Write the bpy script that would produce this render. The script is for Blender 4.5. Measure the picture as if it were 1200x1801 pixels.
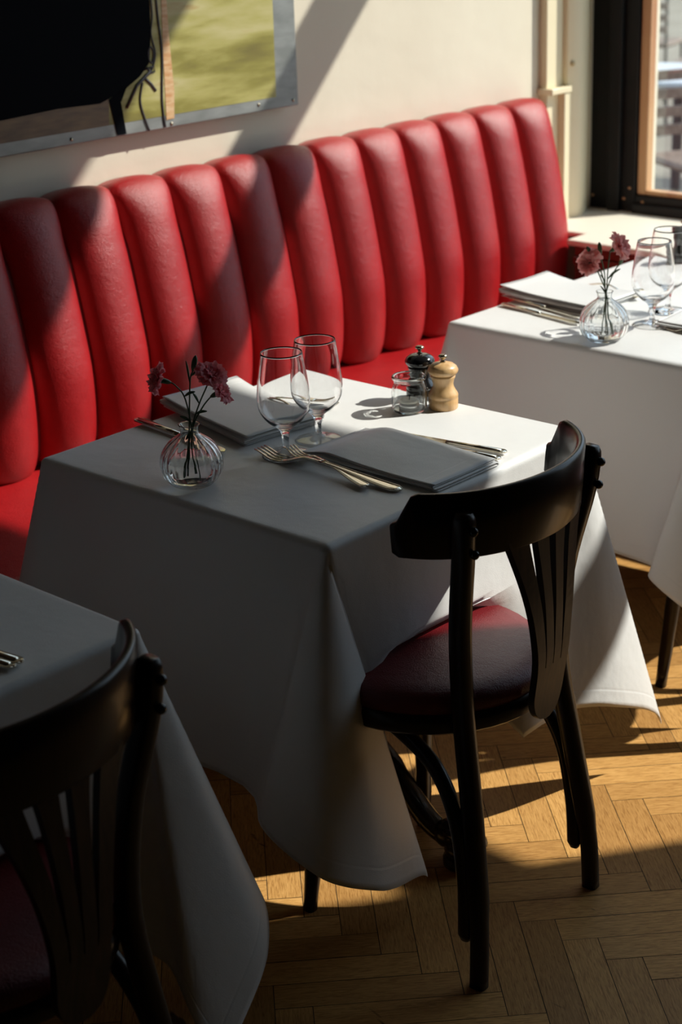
import bpy, bmesh, math, random
from mathutils import Vector, Matrix
sc = bpy.context.scene
C = sc.collection
PI = math.pi
for o in list(bpy.data.objects): bpy.data.objects.remove(o)

# ---------------------------------------------------------------- camera, light, exposure
YAW, PITCH, ROLL, FPX, CAMH = 0.81346, 0.36937, -0.03826, 2925.97, 1.72084
fw = Vector((math.sin(YAW)*math.cos(PITCH), math.cos(YAW)*math.cos(PITCH), -math.sin(PITCH)))
rt = Vector((math.cos(YAW), -math.sin(YAW), 0)); up = rt.cross(fw)
rt, up = math.cos(ROLL)*rt+math.sin(ROLL)*up, -math.sin(ROLL)*rt+math.cos(ROLL)*up
cd = bpy.data.cameras.new('camera'); cam = bpy.data.objects.new('camera', cd); C.objects.link(cam)
cam.matrix_world = Matrix(((rt.x, up.x, -fw.x, 0), (rt.y, up.y, -fw.y, 0), (rt.z, up.z, -fw.z, CAMH), (0, 0, 0, 1)))
cd.sensor_fit = 'VERTICAL'; cd.sensor_height = 36; cd.lens = FPX/1801*36
cd.clip_start = 0.05; cd.clip_end = 200
cd.dof.use_dof = True; cd.dof.focus_distance = 2.75; cd.dof.aperture_fstop = 5.0
sc.camera = cam
sc.view_settings.view_transform = 'Standard'; sc.view_settings.look = 'None'
sc.view_settings.gamma = 1; sc.view_settings.use_curve_mapping = False
sc.view_settings.exposure = 0.13

SUN_AZ = math.radians(145); SUN_K = 0.85
SUN_STRENGTH = 6.3; SKY_STRENGTH = 1.55
sun_dir = Vector((math.cos(SUN_AZ), math.sin(SUN_AZ), -SUN_K)).normalized()
sl = bpy.data.lights.new('sun', 'SUN'); sl.energy = SUN_STRENGTH; sl.color = (1, 0.955, 0.88); sl.angle = math.radians(0.6)
so = bpy.data.objects.new('sun', sl); C.objects.link(so); so.location = (9, -3, 7)
so.rotation_euler = sun_dir.to_track_quat('-Z', 'Y').to_euler()
w = bpy.data.worlds.new('sky'); sc.world = w; w.use_nodes = True
bg = w.node_tree.nodes['Background']; bg.inputs[0].default_value = (0.66, 0.82, 1.0, 1); bg.inputs[1].default_value = SKY_STRENGTH
sc.cycles.max_bounces = 14; sc.cycles.diffuse_bounces = 4; sc.cycles.glossy_bounces = 6
sc.cycles.transmission_bounces = 12; sc.cycles.transparent_max_bounces = 24
sc.cycles.sample_clamp_indirect = 4

# the window wall: O = inner corner, t along the wall (towards the banquette), n outwards
WO = Vector((4.272, 2.962, 0)); WT = Vector((0, 1, 0)); WN = Vector((WT.y, -WT.x, 0))
def wp(t, n, z): return WO + WT*t + WN*n + Vector((0, 0, z))
def portal(t0, t1, z0, z1):
    l = bpy.data.lights.new('window_portal', 'AREA'); l.shape = 'RECTANGLE'; l.size = abs(t1-t0); l.size_y = z1-z0
    o = bpy.data.objects.new('window_portal', l); C.objects.link(o)
    o.location = wp((t0+t1)/2, 0.34, (z0+z1)/2)
    z = WN; y = Vector((0, 0, 1)); x = y.cross(z)
    o.rotation_euler = Matrix((x, y, z)).transposed().to_euler()
    l.cycles.is_portal = True
portal(-3.15, 0.15, 0.66, 3.28)

# ---------------------------------------------------------------- materials
def srgb(r, g, b): return tuple(((c/255/12.92) if c/255 <= .04045 else ((c/255+.055)/1.055)**2.4) for c in (r, g, b))+(1,)
def mat(name, col, rough=0.5, metal=0, spec=0.5, coat=0, coat_rough=0.1, sheen=0, bump=None, var=None, sub=0, coords='Object'):
    m = bpy.data.materials.new(name); m.use_nodes = True; nt = m.node_tree; b = nt.nodes['Principled BSDF']
    b.inputs['Base Color'].default_value = col if len(col) == 4 else tuple(col)+(1,)
    b.inputs['Roughness'].default_value = rough; b.inputs['Metallic'].default_value = metal
    b.inputs['Specular IOR Level'].default_value = spec; b.inputs['Coat Weight'].default_value = coat
    b.inputs['Coat Roughness'].default_value = coat_rough; b.inputs['Sheen Weight'].default_value = sheen
    if bump or var:
        tc = nt.nodes.new('ShaderNodeTexCoord')
    if bump:
        n = nt.nodes.new('ShaderNodeTexNoise'); n.inputs['Scale'].default_value = bump[0]; n.inputs['Detail'].default_value = 4
        nt.links.new(tc.outputs[coords], n.inputs['Vector'])
        bp = nt.nodes.new('ShaderNodeBump'); bp.inputs['Strength'].default_value = bump[1]; bp.inputs['Distance'].default_value = bump[2]
        nt.links.new(n.outputs['Fac'], bp.inputs['Height']); nt.links.new(bp.outputs[0], b.inputs['Normal'])
    if var:   # (scale, colour2, stretch)
        mp = nt.nodes.new('ShaderNodeMapping'); mp.inputs['Scale'].default_value = var[2]
        n2 = nt.nodes.new('ShaderNodeTexNoise'); n2.inputs['Scale'].default_value = var[0]; n2.inputs['Detail'].default_value = 5
        nt.links.new(tc.outputs[coords], mp.inputs[0]); nt.links.new(mp.outputs[0], n2.inputs['Vector'])
        rp = nt.nodes.new('ShaderNodeValToRGB'); rp.color_ramp.elements[0].position = .35; rp.color_ramp.elements[1].position = .65
        rp.color_ramp.elements[0].color = col if len(col) == 4 else tuple(col)+(1,)
        rp.color_ramp.elements[1].color = var[1] if len(var[1]) == 4 else tuple(var[1])+(1,)
        nt.links.new(n2.outputs['Fac'], rp.inputs[0]); nt.links.new(rp.outputs[0], b.inputs['Base Color'])
    return m
M = {}
M['wall'] = mat('cream_plaster', (.74, .68, .55), .75, bump=(9, .25, .01), var=(2.5, (.71, .645, .515), (1, 1, 1)))
M['trim'] = mat('cream_paint', (.82, .72, .50), .35, bump=(40, .1, .002))
M['sillp'] = mat('sill_paint', (.84, .78, .66), .4, bump=(30, .1, .002))
M['ceil'] = mat('ceiling_paint', (.08, .065, .05), .8, bump=(5, .1, .01))
M['darkwall'] = mat('dark_panelling', (.03, .022, .016), .5, bump=(12, .1, .01))
M['wains'] = mat('red_brown_panelling', (.12, .03, .018), .35, bump=(20, .15, .003))
M['wood'] = mat('black_brown_beech', (.010, .0055, .004), .3, coat=.16, coat_rough=.12, spec=.25, var=(6, (.018, .008, .005), (30, 30, 2)))
M['iron'] = mat('black_cast_iron', (.012, .012, .013), .25, spec=.6, bump=(90, .5, .002))
M['oak'] = mat('table_board', (.12, .07, .04), .6, var=(8, (.09, .05, .03), (1, 12, 1)))
M['blackf'] = mat('black_window_paint', (.008, .009, .010), .5, spec=.2, bump=(60, .3, .002), var=(22, (.012, .011, .011), (1, 1, 1)))
M['sash'] = mat('weathered_sash_wood', (.42, .19, .09), .5, var=(14, (.58, .34, .17), (1, 1, .12)), bump=(50, .3, .002))
M['steel'] = mat('cutlery_steel', (.78, .72, .60), .13, metal=1, bump=(25, .04, .002))
M['candle'] = mat('candle_wax', (.9, .86, .74), .5)
M['alu'] = mat('tealight_cup', (.7, .7, .7), .3, metal=1)
M['maple'] = mat('maple_wood', (.74, .48, .23), .38, coat=.25, var=(9, (.62, .36, .15), (14, 14, 1)), bump=(60, .1, .001))
M['blackl'] = mat('black_lacquer', (.008, .008, .009), .14, coat=.6, coat_rough=.05)
M['nickel'] = mat('worn_nickel', (.42, .37, .28), .25, metal=1)
M['pinkd'] = mat('carnation_petals', (.88, .26, .30), .6, var=(90, (.94, .42, .45), (1, 1, 1)))
M['pinkl'] = mat('pale_carnation_petals', (.95, .40, .38), .6, var=(90, (.98, .58, .54), (1, 1, 1)))
for k in ('pinkd', 'pinkl'):
    b_ = M[k].node_tree.nodes['Principled BSDF']; b_.inputs['Transmission Weight'].default_value = .0
    nt_ = M[k].node_tree; tr_ = nt_.nodes.new('ShaderNodeBsdfTranslucent'); mx_ = nt_.nodes.new('ShaderNodeMixShader'); mx_.inputs[0].default_value = .45
    nt_.links.new(b_.inputs['Base Color'].links[0].from_socket, tr_.inputs[0]); nt_.links.new(b_.outputs[0], mx_.inputs[1]); nt_.links.new(tr_.outputs[0], mx_.inputs[2])
    nt_.links.new(mx_.outputs[0], [n for n in nt_.nodes if n.type == 'OUTPUT_MATERIAL'][0].inputs[0])
M['green'] = mat('stem_green', (.035, .085, .03), .45, var=(60, (.07, .13, .05), (1, 1, 1)))
M['felt'] = mat('felt', (.6, .6, .58), .9)
M['paving'] = mat('street_paving', (.17, .15, .115), .8, var=(1.2, (.21, .19, .15), (1, 1, 1)))
M['terr_white'] = mat('terrace_tabletop', (.42, .45, .48), .4)
M['terr_dark'] = mat('terrace_metal', (.03, .035, .035), .5)
M['rattan'] = mat('terrace_rattan', (.12, .09, .07), .7, var=(30, (.20, .15, .12), (1, 1, 1)))
M['facade'] = mat('street_facade', (.32, .28, .22), .8, var=(1, (.28, .24, .19), (1, 1, 1)))

def leather(name, c1, c2, rough):
    m = mat(name, c1, rough, spec=.62, coat=.0, coat_rough=.3); nt = m.node_tree; b = nt.nodes['Principled BSDF']
    tc = nt.nodes.new('ShaderNodeTexCoord')
    n = nt.nodes.new('ShaderNodeTexNoise'); n.inputs['Scale'].default_value = 7; n.inputs['Detail'].default_value = 8; n.inputs['Roughness'].default_value = .7
    rp = nt.nodes.new('ShaderNodeValToRGB'); rp.color_ramp.elements[0].position = .35; rp.color_ramp.elements[1].position = .7
    rp.color_ramp.elements[0].color = tuple(c1)+(1,); rp.color_ramp.elements[1].color = tuple(c2)+(1,)
    nt.links.new(tc.outputs['Object'], n.inputs['Vector']); nt.links.new(n.outputs['Fac'], rp.inputs[0]); nt.links.new(rp.outputs[0], b.inputs['Base Color'])
    v = nt.nodes.new('ShaderNodeTexVoronoi'); v.inputs['Scale'].default_value = 420
    n3 = nt.nodes.new('ShaderNodeTexNoise'); n3.inputs['Scale'].default_value = 22; n3.inputs['Detail'].default_value = 10; n3.inputs['Roughness'].default_value = .75
    ad = nt.nodes.new('ShaderNodeMath'); ad.operation = 'MULTIPLY_ADD'; ad.inputs[1].default_value = 6
    nt.links.new(tc.outputs['Object'], v.inputs['Vector']); nt.links.new(tc.outputs['Object'], n3.inputs['Vector'])
    nt.links.new(n3.outputs['Fac'], ad.inputs[0]); nt.links.new(v.outputs['Distance'], ad.inputs[2])
    bp = nt.nodes.new('ShaderNodeBump'); bp.inputs['Strength'].default_value = .5; bp.inputs['Distance'].default_value = .0010
    nt.links.new(ad.outputs[0], bp.inputs['Height']); nt.links.new(bp.outputs[0], b.inputs['Normal']); nt.links.new(bp.outputs[0], b.inputs['Coat Normal'])
    return m
M['red'] = leather('red_leather', (.33, .0065, .009), (.42, .012, .014), .33)
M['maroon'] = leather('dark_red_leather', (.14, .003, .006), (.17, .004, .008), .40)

def cloth_mat(name, col):
    m = mat(name, col, .45, sheen=.9, spec=.55); nt = m.node_tree; b = nt.nodes['Principled BSDF']; b.inputs['Sheen Roughness'].default_value = .35
    at = nt.nodes.new('ShaderNodeAttribute'); at.attribute_name = 'edge'
    rp = nt.nodes.new('ShaderNodeValToRGB'); e = rp.color_ramp.elements
    e[0].position = .0; e[0].color = (1, 1, 1, 1); e[1].position = .034; e[1].color = (1, 1, 1, 1)
    x = e.new(.0355); x.color = (0, 0, 0, 1); x = e.new(.037); x.color = (.55, .55, .55, 1)
    nt.links.new(at.outputs['Fac'], rp.inputs[0])
    uv = nt.nodes.new('ShaderNodeUVMap')
    n = nt.nodes.new('ShaderNodeTexNoise'); n.inputs['Scale'].default_value = 5; n.inputs['Detail'].default_value = 4
    n2 = nt.nodes.new('ShaderNodeTexNoise'); n2.inputs['Scale'].default_value = 420; n2.inputs['Detail'].default_value = 2
    nt.links.new(uv.outputs[0], n.inputs['Vector']); nt.links.new(uv.outputs[0], n2.inputs['Vector'])
    b1 = nt.nodes.new('ShaderNodeBump'); b1.inputs['Strength'].default_value = .5; b1.inputs['Distance'].default_value = .0012
    b2 = nt.nodes.new('ShaderNodeBump'); b2.inputs['Strength'].default_value = .35; b2.inputs['Distance'].default_value = .0006
    b3 = nt.nodes.new('ShaderNodeBump'); b3.inputs['Strength'].default_value = .5; b3.inputs['Distance'].default_value = .012
    nt.links.new(rp.outputs[0], b1.inputs['Height']); nt.links.new(n2.outputs['Fac'], b2.inputs['Height']); nt.links.new(n.outputs['Fac'], b3.inputs['Height'])
    nt.links.new(b1.outputs[0], b2.inputs['Normal']); nt.links.new(b2.outputs[0], b3.inputs['Normal']); nt.links.new(b3.outputs[0], b.inputs['Normal'])
    return m
M['cloth'] = cloth_mat('white_linen', (.80, .80, .79))
M['napkin'] = cloth_mat('white_napkin_linen', (.78, .78, .77))

def glass_mat(name, clear, ior=1.45, tint=(1, 1, 1)):
    m = bpy.data.materials.new(name); m.use_nodes = True; nt = m.node_tree; nt.nodes.clear()
    out = nt.nodes.new('ShaderNodeOutputMaterial'); mx = nt.nodes.new('ShaderNodeMixShader'); mx.inputs[0].default_value = clear
    g = nt.nodes.new('ShaderNodeBsdfGlass'); g.inputs['IOR'].default_value = ior; g.inputs['Roughness'].default_value = 0; g.inputs['Color'].default_value = tint+(1,)
    t = nt.nodes.new('ShaderNodeBsdfTransparent'); t.inputs[0].default_value = tint+(1,)
    nt.links.new(g.outputs[0], mx.inputs[1]); nt.links.new(t.outputs[0], mx.inputs[2]); nt.links.new(mx.outputs[0], out.inputs[0])
    return m
M['wineglass'] = glass_mat('thin_crystal', .0)
M['vaseglass'] = glass_mat('ribbed_glass', .0, 1.45, (.995, 1, .997))
M['jarglass'] = glass_mat('jar_glass', .0, 1.45, (.99, 1, .995))
M['water'] = glass_mat('water', .0, 1.2)
def pane_mat():
    m = bpy.data.materials.new('window_glass'); m.use_nodes = True; nt = m.node_tree; nt.nodes.clear()
    out = nt.nodes.new('ShaderNodeOutputMaterial'); mx = nt.nodes.new('ShaderNodeMixShader'); mx.inputs[0].default_value = .06
    g = nt.nodes.new('ShaderNodeBsdfGlossy'); g.inputs['Roughness'].default_value = .02
    t = nt.nodes.new('ShaderNodeBsdfTransparent'); t.inputs[0].default_value = (.96, .97, .96, 1)
    nt.links.new(t.outputs[0], mx.inputs[1]); nt.links.new(g.outputs[0], mx.inputs[2]); nt.links.new(mx.outputs[0], out.inputs[0])
    return m
M['pane'] = pane_mat()

def floor_mat():
    m = mat('oak_parquet', (.5, .28, .1), .5, spec=.3); nt = m.node_tree; b = nt.nodes['Principled BSDF']
    L = nt.links.new
    at = nt.nodes.new('ShaderNodeAttribute'); at.attribute_name = 'plank'
    uv = nt.nodes.new('ShaderNodeUVMap')
    mp = nt.nodes.new('ShaderNodeMapping'); mp.inputs['Scale'].default_value = (2, 26, 1)
    n = nt.nodes.new('ShaderNodeTexNoise'); n.inputs['Scale'].default_value = 3.2; n.inputs['Detail'].default_value = 8; n.inputs['Distortion'].default_value = 1.2
    L(uv.outputs[0], mp.inputs[0]); L(mp.outputs[0], n.inputs['Vector'])
    r1 = nt.nodes.new('ShaderNodeValToRGB'); e = r1.color_ramp.elements
    e[0].position = .3; e[0].color = (.36, .17, .045, 1); e[1].position = .72; e[1].color = (.74, .43, .155, 1)
    x = e.new(.5); x.color = (.60, .33, .105, 1)
    L(n.outputs['Fac'], r1.inputs[0])
    mx = nt.nodes.new('ShaderNodeMix'); mx.data_type = 'RGBA'; mx.blend_type = 'MULTIPLY'; mx.inputs[0].default_value = 1
    r2 = nt.nodes.new('ShaderNodeValToRGB'); r2.color_ramp.elements[0].color = (.72, .66, .6, 1); r2.color_ramp.elements[1].color = (1.1, 1.08, 1.05, 1)
    L(at.outputs['Fac'], r2.inputs[0]); L(r1.outputs[0], mx.inputs[6]); L(r2.outputs[0], mx.inputs[7])
    tc = nt.nodes.new('ShaderNodeTexCoord')
    mp2 = nt.nodes.new('ShaderNodeMapping'); mp2.inputs['Scale'].default_value = (1, .35, 1); mp2.inputs['Rotation'].default_value = (0, 0, .3)
    n2 = nt.nodes.new('ShaderNodeTexNoise'); n2.inputs['Scale'].default_value = 17; n2.inputs['Detail'].default_value = 3; n2.inputs['Distortion'].default_value = .6
    L(tc.outputs['Object'], mp2.inputs[0]); L(mp2.outputs[0], n2.inputs['Vector'])
    r3 = nt.nodes.new('ShaderNodeValToRGB'); r3.color_ramp.elements[0].position = .28; r3.color_ramp.elements[0].color = (.12, .08, .05, 1)
    r3.color_ramp.elements[1].position = .315; r3.color_ramp.elements[1].color = (1, 1, 1, 1)
    L(n2.outputs['Fac'], r3.inputs[0])
    mx2 = nt.nodes.new('ShaderNodeMix'); mx2.data_type = 'RGBA'; mx2.blend_type = 'MULTIPLY'; mx2.inputs[0].default_value = 1
    L(mx.outputs[2], mx2.inputs[6]); L(r3.outputs[0], mx2.inputs[7]); L(mx2.outputs[2], b.inputs['Base Color'])
    bp = nt.nodes.new('ShaderNodeBump'); bp.inputs['Strength'].default_value = .25; bp.inputs['Distance'].default_value = .001
    L(n.outputs['Fac'], bp.inputs['Height']); L(bp.outputs[0], b.inputs['Normal'])
    return m
M['floor'] = floor_mat()
M['gap'] = mat('parquet_gaps', (.02, .012, .007), .8)

# ---------------------------------------------------------------- helpers
def mesh_obj(name, verts, faces, material, parent=None, smooth=False, loc=None):
    me = bpy.data.meshes.new(name); me.from_pydata([tuple(v) for v in verts], [], faces); me.update()
    if smooth:
        for p in me.polygons: p.use_smooth = True
    me.materials.append(material)
    o = bpy.data.objects.new(name, me); C.objects.link(o)
    if parent: o.parent = parent
    if loc: o.location = loc
    return o
def fix_normals(o):
    bm = bmesh.new(); bm.from_mesh(o.data); bmesh.ops.recalc_face_normals(bm, faces=bm.faces); bm.to_mesh(o.data); bm.free()
    return o
def bevel(o, wdt, seg=2, angle=.6):
    m = o.modifiers.new('bevel', 'BEVEL'); m.width = wdt; m.segments = seg; m.limit_method = 'ANGLE'; m.angle_limit = angle
    for p in o.data.polygons: p.use_smooth = True
    if hasattr(o.data, 'set_sharp_from_angle'): o.data.set_sharp_from_angle(angle=1.2)
    return o
class MB:
    def __init__(s): s.v = []; s.f = []
    def add(s, v, f):
        n = len(s.v); s.v += [Vector(q) for q in v]; s.f += [tuple(i+n for i in q) for q in f]
    def box(s, x0, x1, y0, y1, z0, z1):
        s.add([(x0,y0,z0),(x1,y0,z0),(x1,y1,z0),(x0,y1,z0),(x0,y0,z1),(x1,y0,z1),(x1,y1,z1),(x0,y1,z1)],
              [(0,3,2,1),(4,5,6,7),(0,1,5,4),(1,2,6,5),(2,3,7,6),(3,0,4,7)])
    def prism(s, poly, z0, z1):
        n = len(poly); a = sum(poly[i][0]*poly[(i+1)%n][1]-poly[(i+1)%n][0]*poly[i][1] for i in range(n))
        if a < 0: poly = poly[::-1]
        s.add([(p[0],p[1],z0) for p in poly]+[(p[0],p[1],z1) for p in poly],
              [tuple(range(n-1,-1,-1)), tuple(range(n,2*n))]+[(i,(i+1)%n,n+(i+1)%n,n+i) for i in range(n)])
    def wbox(s, t0, t1, n0, n1, z0, z1):
        P = [wp(t0,n0,0), wp(t1,n0,0), wp(t1,n1,0), wp(t0,n1,0)]
        s.prism([(p.x,p.y) for p in P], z0, z1)
    def tube(s, pts, rad, seg=10, flat=None, ref=None, caps=True):
        pts = [Vector(p) for p in pts]; n = len(pts)
        rad = rad if isinstance(rad, (list, tuple)) else [rad]*n
        prev = ref; base = len(s.v); rings = []
        for i, p in enumerate(pts):
            d = (pts[min(i+1,n-1)]-pts[max(i-1,0)]).normalized()
            a = Vector(prev) if prev is not None else (Vector((0,0,1)) if abs(d.z) < .9 else Vector((1,0,0)))
            a = (a-d*a.dot(d)).normalized(); b = d.cross(a); prev = a
            fx, fy = (rad[i], rad[i]) if flat is None else (rad[i]*flat[0], rad[i]*flat[1])
            for k in range(seg):
                ang = 2*PI*k/seg; c_, s_ = math.cos(ang), math.sin(ang)
                if flat is not None and len(flat) > 2:   # super-ellipse for squarish sections
                    e = flat[2]; c_ = math.copysign(abs(c_)**e, c_); s_ = math.copysign(abs(s_)**e, s_)
                s.v.append(p+a*(fx*c_)+b*(fy*s_))
        for i in range(n-1):
            for k in range(seg):
                s.f.append((base+i*seg+k, base+i*seg+(k+1)%seg, base+(i+1)*seg+(k+1)%seg, base+(i+1)*seg+k))
        if caps:
            s.f.append(tuple(base+k for k in range(seg))[::-1]); s.f.append(tuple(base+(n-1)*seg+k for k in range(seg)))
    def lathe(s, prof, seg=48, c=(0,0,0), mod=None):
        base = len(s.v)
        for (r, z) in prof:
            for k in range(seg):
                a = 2*PI*k/seg; rr = r*(1+(mod(a, z) if mod else 0)); s.v.append(Vector((c[0]+rr*math.cos(a), c[1]+rr*math.sin(a), c[2]+z)))
        for i in range(len(prof)-1):
            for k in range(seg):
                s.f.append((base+i*seg+k, base+i*seg+(k+1)%seg, base+(i+1)*seg+(k+1)%seg, base+(i+1)*seg+k))
        s.f.append(tuple(base+k for k in range(seg))[::-1]); s.f.append(tuple(base+(len(prof)-1)*seg+k for k in range(seg)))
    def ball(s, c, r, seg=12, rings=8, sc=(1,1,1)):
        pr = [(max(r*math.sin(PI*i/rings), 1e-5), -r*math.cos(PI*i/rings)) for i in range(rings+1)]
        n0 = len(s.v); s.lathe(pr, seg)
        for i in range(n0, len(s.v)):
            v = s.v[i]; s.v[i] = Vector((c[0]+v.x*sc[0], c[1]+v.y*sc[1], c[2]+v.z*sc[2]))
    def build(s, name, material, parent=None, smooth=False):
        return mesh_obj(name, s.v, s.f, material, parent, smooth)
def cr(pts, n):
    """Catmull-Rom through pts, n samples per span"""
    P = [Vector(p) for p in pts]; out = []
    for i in range(len(P)-1):
        p0 = P[max(i-1,0)]; p1 = P[i]; p2 = P[i+1]; p3 = P[min(i+2,len(P)-1)]
        for k in range(n):
            t = k/n
            out.append(.5*((2*p1)+(-p0+p2)*t+(2*p0-5*p1+4*p2-p3)*t*t+(-p0+3*p1-3*p2+p3)*t**3))
    out.append(P[-1]); return out
def empty(name, label, cat, loc=(0,0,0), rz=0, group=None):
    o = bpy.data.objects.new(name, None); C.objects.link(o); o.location = loc; o.rotation_euler = (0,0,rz)
    o.empty_display_size = .1
    o['label'] = label; o['category'] = cat
    if group: o['group'] = group
    return o
def tag(o, label, cat, group=None):
    o['label'] = label; o['category'] = cat
    if group: o['group'] = group
    return o
def struct(o, kind='structure'):
    o['kind'] = kind; return o
def dup(root, loc, rz, label, group=None):
    r = root.copy(); C.objects.link(r); r.location = loc; r.rotation_euler = (0,0,rz); r['label'] = label
    if group: r['group'] = group
    def kids(a, b):
        for ch in [x for x in bpy.data.objects if x.parent == a]:
            c = ch.copy(); C.objects.link(c); c.parent = b; kids(ch, c)
    kids(root, r)
    return r
def sm(x, a, b):
    t = min(max((x-a)/(b-a), 0), 1); return t*t*(3-2*t)

# ---------------------------------------------------------------- the room
WY = 3.10
mb = MB(); mb.box(-3.2, 4.9, WY, WY+.3, 0, 3.6); struct(mb.build('wall_back', M['wall']))
mb = MB(); mb.box(-3.5, -3.2, -5, WY+.3, 0, 3.6); struct(mb.build('wall_left', M['darkwall']))
mb = MB(); mb.box(-3.5, 4.6, -5.3, -5, 0, 3.6); struct(mb.build('wall_front', M['darkwall']))
def wxy(t, n): p = wp(t, n, 0); return (p.x, p.y)
mb = MB(); mb.prism([(-3.5,-5.3), wxy(-8.35,.30), wxy(.40,.30), (4.55,WY+.3), (-3.5,WY+.3)], 3.6, 3.8); struct(mb.build('ceiling', M['ceil']))
# window wall: piers, lintel and the wall under the sill
mb = MB()
mb.wbox(-8.2, .45, .02, .30, 0, .62)
mb.wbox(-8.2, .45, 0, .30, 3.277, 3.6)
mb.wbox(-8.2, -3.27, 0, .30, .60, 3.6)
struct(mb.build('wall_right', M['wall']))
# splayed reveal beside the banquette
P5 = Vector((4.383,3.039,0)); P6 = Vector((4.515,3.105,0))
mb = MB(); mb.prism([(P5.x,P5.y),(P6.x,P6.y),(P6.x+.10,P6.y+.02),(4.85,3.4),(4.25,3.4),(4.317,3.09),(4.317,3.057),(4.358,3.039)], .60, 3.6)
struct(bevel(mb.build('trim_1', M['trim']), .006, 3))
mb = MB(); mb.box(4.233, 4.35, 3.072, 3.2, 1.07, 3.6); struct(bevel(mb.build('trim_2', M['trim']), .002))
mb = MB(); mb.box(4.222, 4.325, 3.042, 3.2, 1.052, 1.07); mb.box(4.293, 4.325, 3.046, 3.2, .5, 1.052); mb.box(4.233, 4.3, 3.070, 3.2, .5, 1.052)
struct(bevel(mb.build('trim_3', M['trim']), .002))
# round screw cap on the casing
mb = MB(); mb.lathe([(.0001,0),(.006,0),(.008,.002),(.008,.004)], 20)
for i, v in enumerate(mb.v): mb.v[i] = Vector((4.335-v.z*.4+v.x*.92, 3.0495-v.z*.92-v.x*.4, 1.135+v.y))
struct(fix_normals(mb.build('trim_4', mat('cap_paint', (.55,.42,.22), .5), None, True)))
# sill board and red-brown panelling below it
def wxy(t, n): p = wp(t, n, 0); return (p.x, p.y)
mb = MB(); mb.prism([(4.063,2.872),(4.165,2.875),(4.165,3.09),(4.50,3.10),wxy(.143,.26),wxy(-3.26,.26),wxy(-3.26,-.212),(4.060,2.572)], .642, .66)
struct(bevel(mb.build('trim_5', M['sillp']), .006, 3))
mb = MB(); mb.wbox(-8.0, -.11, -.190, .03, 0, .585)
o = struct(mb.build('trim_6', M['wains']))
mb = MB(); mb.wbox(-8.0, -.11, -.205, .03, .585, .61); mb.wbox(-8.0,-.11,-.195,.03,.61,.642)
for k in range(14): mb.wbox(-.20-.55*k, -.20-.55*k-.03, -.200, -.185, 0, .585)
struct(bevel(mb.build('trim_7', M['wains']), .004))
# window 1
def window(name, ta, tb):
    fr = MB()
    lo, hi = min(ta,tb), max(ta,tb)
    nz0, nz1 = .245, .30
    fr.wbox(hi-.18, hi+.04, nz0, nz1, .66, 3.277); fr.wbox(hi-.13, hi-.085, nz0-.02, nz0, .66, 3.277); fr.wbox(lo, lo+.12, nz0, nz1, .66, 3.277)
    fr.wbox(lo+.12, hi-.18, nz0, nz1, .66, .715); fr.wbox(lo+.12, hi-.18, nz0-.02, nz0, .66, .69)
    fr.wbox(lo+.12, hi-.18, nz0, nz1, 2.537, 2.725)
    w_ = struct(bevel(fr.build(name, M['blackf']), .004))
    s = MB(); s.wbox(hi-.213, hi-.18, nz0+.012, nz0+.05, .715, 2.537); s.wbox(lo+.12, hi-.213, nz0+.012, nz0+.05, .715, .730)
    s.wbox(lo+.12, lo+.16, nz0+.012, nz0+.05, .735, 2.537)
    bevel(s.build('sash', M['sash'], w_), .004)
    g = MB(); g.wbox(lo+.12, hi-.18, nz0+.028, nz0+.033, .72, 2.54); g.wbox(lo+.12, hi-.18, nz0+.028, nz0+.033, 2.72, 3.277)
    g.build('pane', M['pane'], w_)
    sc_ = MB()
    rnd = random.Random(5)
    for (t, z) in [(hi-.02,.70),(hi-.09,.69),(hi-.14,.70),(hi-.19,.685),(hi-.21,.695),(hi-.16,.735)]:
        c = wp(t, nz0-.001, z); n0 = len(sc_.v); sc_.ball(c, .006, 8, 6, (.5,1,.7))
    sc_.build('paint_chip', M['sash'], w_, True)
    return w_
window('window_1', -3.27, .148)

# floor: herringbone parquet, every block its own face with its own tone
mb = MB(); Wd, Ln = .062, .31; rnd = random.Random(3)
fv = []; ff = []; tone = []; uvs = []
ca, sa = math.cos(math.radians(47)), math.sin(math.radians(47))
def plank(x, y, lx, ly):
    g = .0007; cx, cy = x+lx/2, y+ly/2
    wx, wy = 1.8+cx*ca-cy*sa, 1.2+cx*sa+cy*ca
    if not (-.6 < wx < 4.25 and -.6 < wy < 3.15 and wx+wy > .9): return
    q = [(x+g,y+g),(x+lx-g,y+g),(x+lx-g,y+ly-g),(x+g,y+ly-g)]; n = len(fv); dz = rnd.uniform(-.0003,.0003)
    for (a, b) in q: fv.append((1.8+a*ca-b*sa, 1.2+a*sa+b*ca, dz))
    ff.append((n,n+1,n+2,n+3)); t = rnd.random(); ox, oy = rnd.uniform(0,50), rnd.uniform(0,50); tone.append(t)
    u_ = [(0,0),(lx,0),(lx,ly),(0,ly)] if lx > ly else [(0,0),(0,lx),(ly,lx),(ly,0)]
    uvs.extend([(ox+a*5, oy+b*5) for a, b in u_])
for i in range(-70, 71):
    for j in range(-14, 15):
        x, y = i*Wd+j*Ln, i*Wd-j*Ln
        plank(x, y, Ln, Wd); plank(x, y+Wd, Wd, Ln)
fl = mesh_obj('floor', fv, ff, M['floor'])
a = fl.data.attributes.new('plank', 'FLOAT', 'FACE'); a.data.foreach_set('value', tone)
ul = fl.data.uv_layers.new(name='UVMap'); ul.data.foreach_set('uv', [c for q in uvs for c in q])
struct(fl)
mb = MB(); mb.box(-3.5, 5.0, -5.3, WY+.3, -.06, -.0006); mb.build('subfloor', M['gap'], fl)

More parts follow.
